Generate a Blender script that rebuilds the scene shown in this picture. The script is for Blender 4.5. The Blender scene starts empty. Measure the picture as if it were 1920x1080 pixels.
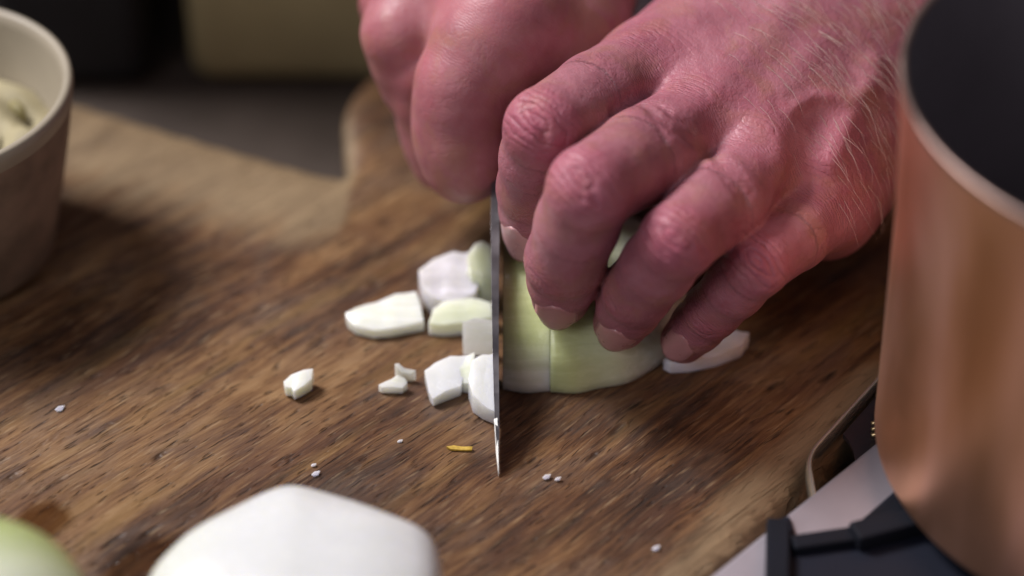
import bpy, bmesh, math, random
import numpy as np
from mathutils import Vector, Matrix

random.seed(7); rng = np.random.default_rng(7)
sc = bpy.context.scene
R = math.radians
MM = 0.001

# ------------------------------------------------------------------ camera
LENS, DIST, PITCH = 85.0, 620.0, R(38)
cd = bpy.data.cameras.new('camera'); cam = bpy.data.objects.new('camera', cd)
sc.collection.objects.link(cam); sc.camera = cam
CAM = np.array([0.0, -DIST*math.cos(PITCH), DIST*math.sin(PITCH)])
cam.location = CAM*MM; cam.rotation_euler = (math.pi/2-PITCH, 0, 0)
cd.lens = LENS; cd.sensor_width = 36; cd.clip_start = 0.01; cd.clip_end = 50
cd.dof.use_dof = True; cd.dof.focus_distance = 0.572; cd.dof.aperture_fstop = 3.8

# ------------------------------------------------------------------ world, lamps, exposure
w = bpy.data.worlds.new('World'); sc.world = w; w.use_nodes = True
bg = w.node_tree.nodes['Background']; bg.inputs[0].default_value = (0.90, 0.84, 1.0, 1); bg.inputs[1].default_value = 0.11
def lamp(name, loc, target, size, power, col, sy=None):
    l = bpy.data.lights.new(name, 'AREA'); o = bpy.data.objects.new(name, l); sc.collection.objects.link(o)
    l.shape = 'RECTANGLE'; l.size = size; l.size_y = sy or size; l.energy = power; l.color = col
    o.location = loc; d = Vector(target)-Vector(loc); o.rotation_euler = d.to_track_quat('-Z', 'Y').to_euler()
lamp('key_softbox', (-0.66, 0.30, 0.92), (-0.02, -0.02, 0.0), 0.36, 20.0, (1.0, 0.96, 0.97), 0.36)
lamp('side_fill', (0.75, -0.75, 0.45), (0.12, -0.06, 0.05), 0.30, 0.45, (1.0, 0.93, 0.93), 0.5)  # unseen fill lamp, added to brighten the right side of the pan
lamp('front_fill', (-0.65, -0.85, 0.75), (-0.05, -0.06, 0.0), 0.45, 3.8, (0.97, 0.95, 1.0), 0.45)  # unseen fill lamp, added to lift the onion faces towards the camera
sc.view_settings.view_transform = 'Standard'; sc.view_settings.look = 'None'
sc.view_settings.exposure = 0; sc.view_settings.gamma = 1

# ------------------------------------------------------------------ points seen in the photograph -> places (mm)
FPX = 1920*LENS/36
def ray(px, py):
    a = (px-960)/FPX; b = (540-py)/FPX
    d = np.array([a, math.cos(PITCH)+b*math.sin(PITCH), -math.sin(PITCH)+b*math.cos(PITCH)])
    return d/np.linalg.norm(d)
def at(px, py, z=0.0):
    d = ray(px, py); return CAM + d*((z-CAM[2])/d[2])
def reach(px, py, q, L, far=False):
    d = ray(px, py); oc = CAM-q; b = oc@d; c = oc@oc-L*L; disc = b*b-c
    t = -b if disc < 0 else (-b+math.sqrt(disc) if far else -b-math.sqrt(disc))
    return CAM+d*t

# ------------------------------------------------------------------ object helpers
def tag(o, label=None, cat=None, group=None, kind=None):
    if label: o['label'] = label
    if cat: o['category'] = cat
    if group: o['group'] = group
    if kind: o['kind'] = kind
    return o
def empty(name, loc, label, cat, group=None):
    o = bpy.data.objects.new(name, None); sc.collection.objects.link(o)
    o.location = Vector(loc)*MM; o.empty_display_size = 0.01
    return tag(o, label, cat, group)
def link(name, me, mat, parent=None, smooth=True):
    """mesh in world mm coordinates already scaled to metres"""
    o = bpy.data.objects.new(name, me); sc.collection.objects.link(o)
    if mat: me.materials.append(mat)
    if smooth: me.shade_smooth()
    if parent:
        o.parent = parent
        def world(p): return (world(p.parent) @ p.matrix_parent_inverse if p.parent else Matrix.Identity(4)) @ Matrix.Translation(p.location)
        o.matrix_parent_inverse = world(parent).inverted()
    return o
def mesh(name, verts, faces, mat, parent=None, smooth=True):
    me = bpy.data.meshes.new(name)
    me.from_pydata([tuple(float(c)*MM for c in v) for v in verts], [], faces); me.update()
    bm = bmesh.new(); bm.from_mesh(me); bmesh.ops.recalc_face_normals(bm, faces=bm.faces); bm.to_mesh(me); bm.free()
    return link(name, me, mat, parent, smooth)
def bevel(o, w, seg=3, ang=30):
    m = o.modifiers.new('bevel', 'BEVEL'); m.width = w*MM; m.segments = seg; m.limit_method = 'ANGLE'; m.angle_limit = R(ang)
    m.harden_normals = False
    return o
def prism(name, poly, z0, z1, mat, parent=None, smooth=False):
    n = len(poly)
    v = [(p[0], p[1], z0) for p in poly]+[(p[0], p[1], z1) for p in poly]
    f = [tuple(range(n-1, -1, -1)), tuple(range(n, 2*n))]+[(i, (i+1) % n, n+(i+1) % n, n+i) for i in range(n)]
    return mesh(name, v, f, mat, parent, smooth)
def lathe(name, prof, c, mat, parent=None, n=96, jit=0):
    v, f = [], []
    m = len(prof)
    for i in range(n):
        a = 2*math.pi*i/n
        for r, z in prof: v.append((c[0]+r*math.cos(a), c[1]+r*math.sin(a), c[2]+z))
    for i in range(n):
        j = (i+1) % n
        for k in range(m-1): f.append((i*m+k, j*m+k, j*m+k+1, i*m+k+1))
    if prof[0][0] < 1e-6 or prof[-1][0] < 1e-6: pass
    o = mesh(name, v, f, mat, parent)
    return o
def tube(name, pts, rad, mat, parent=None, n=12, closed=False, sx=1.0):
    pts = [Vector(p) for p in pts]; N = len(pts); v, f = [], []
    for i, p in enumerate(pts):
        a = pts[(i-1) % N] if closed or i > 0 else p
        b = pts[(i+1) % N] if closed or i < N-1 else p
        t = (b-a).normalized(); up = Vector((0, 0, 1)); s = t.cross(up)
        s = s.normalized() if s.length > 1e-4 else Vector((1, 0, 0)); u = s.cross(t)
        r = rad[i] if isinstance(rad, (list, tuple)) else rad
        for k in range(n):
            q = 2*math.pi*k/n; v.append(p+s*(r*sx*math.cos(q))+u*(r*math.sin(q)))
    for i in range(N if closed else N-1):
        j = (i+1) % N
        for k in range(n): f.append((i*n+k, i*n+(k+1) % n, j*n+(k+1) % n, j*n+k))
    if not closed: f.append(tuple(range(n))); f.append(tuple((N-1)*n+k for k in range(n)))
    return mesh(name, v, f, mat, parent)

# ------------------------------------------------------------------ materials
class NT:
    def __init__(s, name):
        s.m = bpy.data.materials.new(name); s.m.use_nodes = True; s.t = s.m.node_tree
        s.bsdf = s.t.nodes['Principled BSDF']; s.k = 0
    def n(s, typ, **kw):
        nd = s.t.nodes.new(typ)
        for k, v in kw.items():
            if k == 'ins':
                for i, x in v.items():
                    if hasattr(x, 'default_value') or isinstance(x, bpy.types.NodeSocket): s.t.links.new(x, nd.inputs[i])
                    else: nd.inputs[i].default_value = x
            else: setattr(nd, k, v)
        return nd
    def obj(s): return s.n('ShaderNodeTexCoord').outputs['Object']
    def mapping(s, vec, scale, rot=(0, 0, 0), loc=(0, 0, 0)):
        return s.n('ShaderNodeMapping', ins={0: vec, 1: loc, 2: rot, 3: scale}).outputs[0]
    def noise(s, vec, scale, detail=4, rough=.55, dist=0.0):
        return s.n('ShaderNodeTexNoise', ins={'Vector': vec, 'Scale': scale, 'Detail': detail, 'Roughness': rough, 'Distortion': dist}).outputs[0]
    def ramp(s, fac, stops, interp='LINEAR'):
        r = s.n('ShaderNodeValToRGB', ins={0: fac}); cr = r.color_ramp; cr.interpolation = interp
        while len(cr.elements) > len(stops): cr.elements.remove(cr.elements[-1])
        while len(cr.elements) < len(stops): cr.elements.new(0.5)
        for e, (p, c) in zip(cr.elements, stops):
            e.position = p; e.color = (c, c, c, 1) if isinstance(c, (int, float)) else (*c, 1)
        return r.outputs[0]
    def math(s, op, a, b=0.0, c=0.0, clamp=False):
        m = s.n('ShaderNodeMath', operation=op, ins={0: a, 1: b, 2: c}); m.use_clamp = clamp; return m.outputs[0]
    def mix(s, fac, a, b, blend='MIX'):
        m = s.n('ShaderNodeMix', data_type='RGBA', blend_type=blend)
        for i, x in ((0, fac), (6, a), (7, b)):
            if isinstance(x, bpy.types.NodeSocket): s.t.links.new(x, m.inputs[i])
            else: m.inputs[i].default_value = (*x, 1) if isinstance(x, tuple) and len(x) == 3 else x
        return m.outputs[2]
    def attr(s, name): return s.n('ShaderNodeAttribute', attribute_name=name).outputs['Fac']
    def bump(s, h, strength=0.3, dist=0.001, normal=None):
        b = s.n('ShaderNodeBump', ins={'Strength': strength, 'Distance': dist, 'Height': h})
        if normal: s.t.links.new(normal, b.inputs['Normal'])
        return b.outputs[0]
    def out(s, **kw):
        names = {'color': 'Base Color', 'rough': 'Roughness', 'metal': 'Metallic', 'normal': 'Normal', 'sss': 'Subsurface Weight',
                 'sss_r': 'Subsurface Radius', 'sss_s': 'Subsurface Scale', 'spec': 'Specular IOR Level', 'coat': 'Coat Weight', 'trans': 'Transmission Weight', 'coat_r': 'Coat Roughness'}
        for k, v in kw.items():
            i = s.bsdf.inputs[names[k]]
            if isinstance(v, bpy.types.NodeSocket): s.t.links.new(v, i)
            else: i.default_value = (*v, 1) if (isinstance(v, tuple) and len(v) == 3 and k == 'color') else v
        return s.m

def mat_plain(name, col, rough=.5, metal=0.0, var=.15, scale=60, bump=.1, **kw):
    t = NT(name); o = t.obj(); n = t.noise(o, scale, 5)
    c = t.mix(t.ramp(n, [(.3, 0.0), (.7, 1.0)]), tuple(x*(1-var) for x in col), tuple(min(1, x*(1+var)) for x in col))
    return t.out(color=c, rough=t.ramp(n, [(.3, max(0, rough-.08)), (.7, min(1, rough+.08))]), metal=metal,
                 normal=t.bump(t.noise(o, scale*4, 3), bump, .0006), **kw)

def mat_board():
    t = NT('oiled_board_wood'); o = t.obj()            # local x runs along the grain
    warp = t.noise(t.mapping(o, (6, 9, 9)), 1.0, 3)
    wv = t.n('ShaderNodeVectorMath', operation='MULTIPLY_ADD', ins={0: t.n('ShaderNodeTexNoise', ins={'Vector': o, 'Scale': 9.0, 'Detail': 3.0}).outputs['Color'], 1: (.0, .016, .0), 2: o}).outputs[0]
    s1 = t.noise(t.mapping(wv, (22, 130, 40)), 1.0, 5, .65)
    s2 = t.noise(t.mapping(wv, (36, 520, 90)), 1.0, 5, .72)
    s3 = t.noise(t.mapping(wv, (70, 1300, 200)), 1.0, 4, .65)
    blot = t.noise(t.mapping(o, (14, 26, 20)), 1.0, 4, .6, .4)
    blot2 = t.noise(t.mapping(o, (34, 62, 20), loc=(3, 1, 0)), 1.0, 4, .6, .6)
    g = t.math('ADD', t.math('MULTIPLY', s1, .44), t.math('MULTIPLY', s2, .33)); g = t.math('ADD', g, t.math('MULTIPLY', s3, .23))
    g = t.math('ADD', g, t.math('MULTIPLY', t.math('SUBTRACT', blot, .5), .58))
    col = t.ramp(g, [(.36, (.020, .009, .005)), (.44, (.066, .028, .012)), (.50, (.124, .059, .025)), (.56, (.195, .103, .044)), (.64, (.275, .163, .078))])
    col = t.mix(t.math('MULTIPLY', t.ramp(blot2, [(.45, 0.0), (.72, 1.0)]), .55), col, (.115, .080, .062))      # grey worn patches
    yel = t.ramp(t.noise(t.mapping(wv, (11, 90, 20), loc=(5, 2, 0)), 1.0, 3), [(.54, 0.0), (.70, 1.0)])
    col = t.mix(t.math('MULTIPLY', yel, .5), col, (.20, .115, .035))
    red = t.ramp(t.noise(t.mapping(o, (18, 50, 20), loc=(1, 7, 0)), 1.0, 3), [(.52, 0.0), (.70, 1.0)])
    col = t.mix(t.math('MULTIPLY', red, .5), col, (.085, .032, .016))
    # small dark pits and scratches along the grain
    vor = t.n('ShaderNodeTexVoronoi', ins={'Vector': t.mapping(wv, (70, 260, 30)), 'Scale': 1.0, 'Randomness': 1.0}).outputs['Distance']
    pit = t.math('MULTIPLY', t.ramp(vor, [(.10, 1.0), (.30, 0.0)]), t.ramp(blot2, [(.5, 0.0), (.62, 1.0)]))
    col = t.mix(t.math('MULTIPLY', pit, .75), col, (.020, .010, .007))
    fl = t.ramp(t.noise(t.mapping(wv, (150, 1100, 60), loc=(4, 4, 0)), 1.0, 2, .5), [(.60, 0.0), (.70, 1.0)])
    col = t.mix(t.math('MULTIPLY', fl, .70), col, (.018, .009, .006))
    fl2 = t.ramp(t.noise(t.mapping(wv, (110, 1300, 60), loc=(9, 2, 0)), 1.0, 2, .5), [(.60, 0.0), (.72, 1.0)])
    col = t.mix(t.math('MULTIPLY', fl2, .45), col, (.36, .25, .14))
    cut = t.ramp(t.noise(t.mapping(o, (14, 900, 60), rot=(0, 0, R(52)), loc=(1, 2, 0)), 1.0, 1, .4), [(.69, 0.0), (.74, 1.0)])
    cut2 = t.ramp(t.noise(t.mapping(o, (18, 1000, 60), rot=(0, 0, R(76)), loc=(5, 6, 0)), 1.0, 1, .4), [(.70, 0.0), (.75, 1.0)])
    cut = t.math('MAXIMUM', cut, cut2)
    col = t.mix(t.math('MULTIPLY', cut, .35), col, (.045, .024, .015))
    # bare worn wood near the edges, written on the mesh as a wear amount
    wr = t.attr('wear'); nn = t.noise(t.mapping(o, (30, 120, 30)), 1.0, 4)
    wf = t.ramp(t.math('ADD', wr, t.math('MULTIPLY', t.math('SUBTRACT', nn, .5), .9)), [(.35, 0.0), (.75, 1.0)])
    bare = t.ramp(g, [(.32, (.10, .064, .034)), (.46, (.20, .138, .078)), (.62, (.28, .200, .115))])
    col = t.mix(wf, col, bare)
    wet = t.attr('wet'); wf2 = t.ramp(t.math('ADD', wet, t.math('MULTIPLY', t.math('SUBTRACT', blot2, .5), .6)), [(.40, 0.0), (.66, 1.0)])
    col = t.mix(wf2, col, t.mix(1.0, col, (.50, .40, .32), 'MULTIPLY'))
    rough = t.math('SUBTRACT', t.ramp(g, [(.35, .55), (.65, .42)]), t.math('MULTIPLY', wf2, .3))
    h = t.math('SUBTRACT', t.math('ADD', t.math('MULTIPLY', s2, .6), t.math('MULTIPLY', s3, .5)), pit); h = t.math('SUBTRACT', h, t.math('MULTIPLY', t.math('ADD', fl, cut), .5))
    return t.out(color=col, rough=rough, spec=.38, normal=t.bump(h, .8, .0008))

def mat_skin(name, tint=(1, 1, 1), relief=1.0):
    t = NT(name); o = t.obj()
    n1 = t.noise(o, 55, 4, .6); n2 = t.noise(o, 230, 4, .6); n3 = t.noise(o, 1500, 3, .6)
    c = t.ramp(n1, [(.3, (.25, .082, .105)), (.5, (.352, .128, .160)), (.7, (.435, .188, .218))])
    c = t.mix(t.math('MULTIPLY', t.ramp(n2, [(.5, 0.0), (.72, 1.0)]), .45), c, (.34, .088, .115))
    n4 = t.noise(o, 95, 3, .6, .5)
    c = t.mix(t.math('MULTIPLY', t.ramp(n4, [(.48, 0.0), (.66, 1.0)]), .6), c, (.34, .150, .115))
    red = t.attr('red')
    c = t.mix(t.math('MULTIPLY', red, t.ramp(n2, [(.3, .45), (.7, .85)])), c, (.38, .075, .125))
    yel = t.attr('pale')
    c = t.mix(t.math('MULTIPLY', yel, .8), c, (.60, .29, .13))
    if tint != (1, 1, 1): c = t.mix(1.0, c, tint, 'MULTIPLY')
    f = t.attr('fold'); fm = t.attr('fmask')
    ph = t.math('ADD', t.math('MULTIPLY', f, 1.7), t.math('MULTIPLY', t.noise(o, 150, 3), 6.0))
    wv = t.math('POWER', t.math('ABSOLUTE', t.math('SINE', ph)), .45)
    s = t.attr('along')
    ph2 = t.math('ADD', t.math('MULTIPLY', s, 4.2), t.math('MULTIPLY', t.noise(o, 190, 3), 14.0))
    wv2 = t.math('POWER', t.math('ABSOLUTE', t.math('SINE', ph2)), .5)
    h = t.math('ADD', t.math('MULTIPLY', t.math('SUBTRACT', wv, .8), fm), t.math('MULTIPLY', t.math('MULTIPLY', wv2, .28), t.attr('amask')))
    nb = t.bump(h, .75*relief, .0007)
    vo = t.n('ShaderNodeTexVoronoi', ins={'Vector': o, 'Scale': 900.0}); vo.feature = 'DISTANCE_TO_EDGE'
    h2 = t.math('ADD', t.math('MULTIPLY', t.ramp(vo.outputs['Distance'], [(0, 0.0), (.12, 1.0)]), .6), n3)
    nb2 = t.bump(h2, .30*relief, .00025, nb)
    nb3 = t.bump(n2, .5*relief, .0012, nb2)
    return t.out(color=c, rough=t.ramp(n2, [(.3, .42), (.7, .56)]), spec=.45, normal=nb3, sss=.22, sss_r=(1.0, .32, .20), sss_s=.0032)

def mat_onion(name, pale=(.80, .80, .74), green=(.52, .60, .22), gmix=.3, axis=0, lines=True, sss=.75, bmp=.2):
    t = NT(name); o = t.obj()
    n = t.noise(o, 45, 3); sc3 = [60, 60, 60]; sc3[axis] = 8
    st = t.noise(t.mapping(o, (420, 420, 420) if not lines else tuple(330 if i != axis else 30 for i in range(3))), 1.0, 5, .7, .8)
    g = t.attr('green')
    f = t.math('ADD', g, t.math('MULTIPLY', t.math('SUBTRACT', n, .5), .5), clamp=True)
    c = t.mix(t.math('MULTIPLY', f, gmix if gmix > 0 else 0.0), pale, green)
    c = t.mix(t.ramp(st, [(.36, .30 if lines else .05), (.58, 0.0)]), c, tuple(x*.72 for x in green))
    return t.out(color=c, rough=t.ramp(st, [(.3, .16), (.7, .32)]), spec=.5, sss=sss, sss_r=(1.0, .95, .65), sss_s=.006, normal=t.bump(t.math('ADD', st, t.noise(o, 700, 3)), bmp, .0004))

M_board = mat_board()
M_skin = mat_skin('hand_skin')
M_skin2 = mat_skin('hand_skin_far', (1, 1.04, .93), .35)
M_nail = mat_plain('fingernail', (.48, .225, .23), .30, var=.10, scale=150, sss=.2, sss_r=(1.0, .4, .3), sss_s=.002)
M_nail_pale = mat_plain('pale_fingernail', (.58, .33, .33), .30, var=.08, scale=150, sss=.2, sss_r=(1.0, .4, .3), sss_s=.002)
M_on_white = mat_onion('onion_white', (.68, .69, .69), (.56, .62, .28), .35, lines=False, bmp=.06)
M_on_piece = mat_onion('onion_piece', (.84, .85, .79), (.62, .70, .32), .4)
M_on_green = mat_onion('onion_green', (.74, .74, .67), (.50, .55, .24), .9)
M_on_trans = mat_onion('onion_translucent', (.72, .69, .73), (.5, .5, .4), .2)
M_peel = mat_plain('yellow_peel', (.55, .36, .05), .5, var=.3, scale=800)

def mat_copper():
    t = NT('brushed_copper'); o = t.obj()
    n = t.noise(t.mapping(o, (34, 34, 7)), 1.0, 3, .5, .3); b = t.noise(t.mapping(o, (30, 30, 900)), 1.0, 3)
    c = t.ramp(n, [(.36, (.56, .29, .15)), (.5, (.74, .40, .25)), (.62, (.90, .54, .42))])  # upright ochre to pink bands imitate soft reflections in the base colour
    return t.out(color=c, rough=t.math('ADD', t.ramp(n, [(.3, .30), (.7, .44)]), t.math('MULTIPLY', b, .08)), metal=1.0, normal=t.bump(t.math('ADD', n, t.math('MULTIPLY', b, .15)), .10, .002))
M_copper = mat_copper()
M_lining = mat_plain('dark_pan_lining', (.105, .092, .105), .6, var=.15, scale=30, bump=.04)
M_rim = mat_plain('tinned_rim', (.34, .24, .21), .42, 0.9, var=.12, scale=80, bump=.05)
M_steel = mat_plain('satin_steel', (.29, .265, .295), .5, 0.3, var=.14, scale=25, bump=.03)
M_blade = mat_plain('blade_steel', (.20, .19, .20), .38, 1.0, var=.15, scale=120, bump=.05)
M_glint = mat_plain('blade_glint', (.72, .70, .64), .35, 0.6, var=.05, scale=120, bump=.03)  # lighter than the blade: the tip's glint is in this colour
M_chrome = mat_plain('chrome', (.80, .74, .60), .14, .8, var=.08, scale=60, bump=.02)
M_iron = mat_plain('black_enamel', (.007, .008, .013), .75, var=.2, scale=60, bump=.1, spec=.15)
M_navy = mat_plain('navy_enamel', (.007, .009, .018), .7, var=.2, scale=30, bump=.05, spec=.2)
M_panel = mat_plain('dark_glossy_panel', (.030, .022, .026), .22, var=.2, scale=40, bump=.02)
M_brass = mat_plain('brass', (.55, .42, .22), .35, .8, scale=200)
M_handle = mat_plain('knife_handle', (.02, .018, .018), .4)
M_cloth = mat_plain('white_cotton', (.85, .86, .90), .85, var=.05, scale=300, bump=.3)
M_bowl = mat_plain('bowl_glaze', (.30, .26, .195), .5, var=.08, scale=30, bump=.05)
M_bowl_out = mat_plain('bowl_outside', (.20, .140, .100), .7, var=.4, scale=70, bump=.3)
M_food = mat_plain('cream_food', (.30, .26, .15), .7, var=.25, scale=70, bump=.4)
M_herb = mat_plain('olive_herb', (.19, .16, .06), .6, var=.3, scale=120)
M_table = mat_plain('dark_table', (.085, .064, .052), .55, var=.35, scale=14, bump=.1)
M_wall = mat_plain('dim_wall', (.020, .016, .013), .8, var=.2, scale=6)
M_olive = mat_plain('olive_box', (.33, .26, .13), .7, var=.12, scale=20)
M_black = mat_plain('black_box', (.008, .007, .008), .6)

# ------------------------------------------------------------------ setting: table and far wall
TZ = -32.0
tb = mesh('table', [(-900, -420, TZ), (900, -420, TZ), (900, 620, TZ), (-900, 620, TZ), (-900, -420, TZ-40), (900, -420, TZ-40), (900, 620, TZ-40), (-900, 620, TZ-40)],
          [(0, 1, 2, 3), (7, 6, 5, 4), (0, 4, 5, 1), (1, 5, 6, 2), (2, 6, 7, 3), (3, 7, 4, 0)], M_table, smooth=False)
tag(tb, kind='structure')
wl = mesh('wall', [(-1600, 900, -900), (1600, 900, -900), (1600, 900, 900), (-1600, 900, 900), (-1600, 940, -900), (1600, 940, -900), (1600, 940, 900), (-1600, 940, 900)],
          [(3, 2, 1, 0), (4, 5, 6, 7), (0, 1, 5, 4), (1, 2, 6, 5), (2, 3, 7, 6), (3, 0, 4, 7)], M_wall, smooth=False)
tag(wl, kind='structure')

# ------------------------------------------------------------------ cutting board
GA = R(46)                                            # direction of the grain on the table
gx, gy = np.array([math.cos(GA), math.sin(GA)]), np.array([-math.sin(GA), math.cos(GA)])
def bezier_round(poly, r0, n=6):
    out = []
    N = len(poly)
    for i in range(N):
        p0, p, p1 = (np.array(poly[(i+k) % N], float) for k in (-1, 0, 1))
        r = 3 if tuple(poly[i]) in ((-54, 53), (-44, 49)) else r0
        a = p+(p0-p)/np.linalg.norm(p0-p)*min(r, .45*np.linalg.norm(p0-p)); b = p+(p1-p)/np.linalg.norm(p1-p)*min(r, .45*np.linalg.norm(p1-p))
        for k in range(n+1):
            t = k/n; out.append((1-t)**2*a+2*t*(1-t)*p+t*t*b)
    return out
outline = [(-330, 185), (-126, 88), (-54, 53), (-44, 49), (-49, 84), (-30, 124), (20, 124), (60, 90), (190, 50), (175, 20), (92, -40), (64, -77), (38, -112), (-60, -230), (-330, -230)]
outline = bezier_round(outline, 14, 5)
def inside(P, poly):
    x, y = P[:, 0], P[:, 1]; c = np.zeros(len(P), bool); n = len(poly)
    for i in range(n):
        (x1, y1), (x2, y2) = poly[i], poly[(i+1) % n]
        k = (y1 > y) != (y2 > y)
        c ^= k & (x < (x2-x1)*(y-y1)/((y2-y1) if abs(y2-y1) > 1e-9 else 1e-9)+x1)
    return c
def seg_dist(P, a, b):
    a, b = np.array(a, float), np.array(b, float); d = b-a
    t = np.clip(((P-a)@d)/(d@d), 0, 1); return np.linalg.norm(P-a-t[:, None]*d, axis=1)
def poly_dist(P, poly):
    return np.min([seg_dist(P, poly[i], poly[(i+1) % len(poly)]) for i in range(len(poly))], axis=0)
def build_board():
    bm = bmesh.new()
    vs = [bm.verts.new((p[0], p[1], 0)) for p in outline]
    es = [bm.edges.new((vs[i], vs[(i+1) % len(vs)])) for i in range(len(vs))]
    f = bm.faces.new(vs)
    # cut the top into a grid so that wear can be written on it and the surface can undulate
    for ax, lo, hi in ((0, -330, 190), (1, -230, 120)):
        for c in np.arange(lo+4, hi, 5.0):
            no = [0, 0, 0]; no[ax] = 1; co = [0, 0, 0]; co[ax] = c
            bmesh.ops.bisect_plane(bm, geom=bm.verts[:]+bm.edges[:]+bm.faces[:], plane_co=co, plane_no=no, dist=1e-4)
    top = bm.faces[:]
    ex = bmesh.ops.extrude_face_region(bm, geom=top)
    for v in [g for g in ex['geom'] if isinstance(g, bmesh.types.BMVert)]: v.co.z = -30
    bmesh.ops.recalc_face_normals(bm, faces=bm.faces)
    P = np.array([v.co[:] for v in bm.verts])
    d = poly_dist(P[:, :2], [tuple(p) for p in outline])
    for v, q, dd in zip(bm.verts, P, d):
        if q[2] > -1:
            v.co.z = -1.6*math.exp(-dd/1.5)+.35*math.sin(q[0]*.06+q[1]*.045)*math.sin(q[1]*.08-q[0]*.02)-.35
            if dd < .01: v.co.z -= .6
    # into the board's own frame
    Rm = Matrix.Rotation(-GA, 4, 'Z')
    wear = []; wet = []
    e1 = seg_dist(P[:, :2], (-330, 185), (-54, 53)); e2 = seg_dist(P[:, :2], (38, -112), (92, -40)); e3 = seg_dist(P[:, :2], (-60, -230), (38, -112))
    wear = np.maximum(np.exp(-(e1/36)**2)*1.15, np.maximum(np.exp(-(e2/13)**2), np.exp(-(e3/11)**2)))
    wear[P[:, 0] > -44] *= .0+1.0*(P[:, 1] < 20)[P[:, 0] > -44]
    wear[P[:, 2] < -5] = .6
    wet = np.zeros(len(P))
    for (x, y), r in (((-107, -86), 8), ((-78, -104), 16), ((-50, -84), 9)):
        wet = np.maximum(wet, np.exp(-(np.hypot(P[:, 0]-x, P[:, 1]-y)/r)**2))
    bmesh.ops.transform(bm, matrix=Matrix.Scale(MM, 4) @ Rm, verts=bm.verts)
    me = bpy.data.meshes.new('cutting_board'); bm.to_mesh(me); bm.free()
    for nm, arr in (('wear', wear), ('wet', wet)):
        a = me.attributes.new(nm, 'FLOAT', 'POINT'); a.data.foreach_set('value', arr.astype(np.float32))
    o = link('cutting_board', me, M_board, smooth=True)
    o.rotation_euler = (0, 0, GA)
    tag(o, 'large worn dark brown wooden chopping board under the hands and onions', 'cutting board')
build_board()

# ------------------------------------------------------------------ implicit surfaces for the hands
def cone_np(X, Y, Z, a, b, r1, r2):
    """round cone distance (mm)"""
    a = np.asarray(a, np.float32); b = np.asarray(b, np.float32); ba = b-a
    l2 = float(ba@ba); rr = float(r1-r2); a2 = max(l2-rr*rr, 1e-3); il2 = 1.0/l2
    px, py, pz = X-a[0], Y-a[1], Z-a[2]
    y = px*ba[0]+py*ba[1]+pz*ba[2]; z = y-l2
    qx, qy, qz = px*l2-ba[0]*y, py*l2-ba[1]*y, pz*l2-ba[2]*y
    x2 = qx*qx+qy*qy+qz*qz; y2 = y*y*l2; z2 = z*z*l2
    k = math.copysign(1, rr)*rr*rr*x2 if rr else 0*x2
    d = (np.sqrt(x2*a2*il2)+y*rr)*il2-r1
    c1 = np.sign(z)*a2*z2 > k; c2 = np.sign(y)*a2*y2 < k
    d = np.where(c2, np.sqrt(x2+y2)*il2-r1, d); d = np.where(c1, np.sqrt(x2+z2)*il2-r2, d)
    return d.astype(np.float32)
def smin(a, b, k):
    h = np.maximum(k-np.abs(a-b), 0)/k
    return np.minimum(a, b)-h*h*(k*.25)

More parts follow.
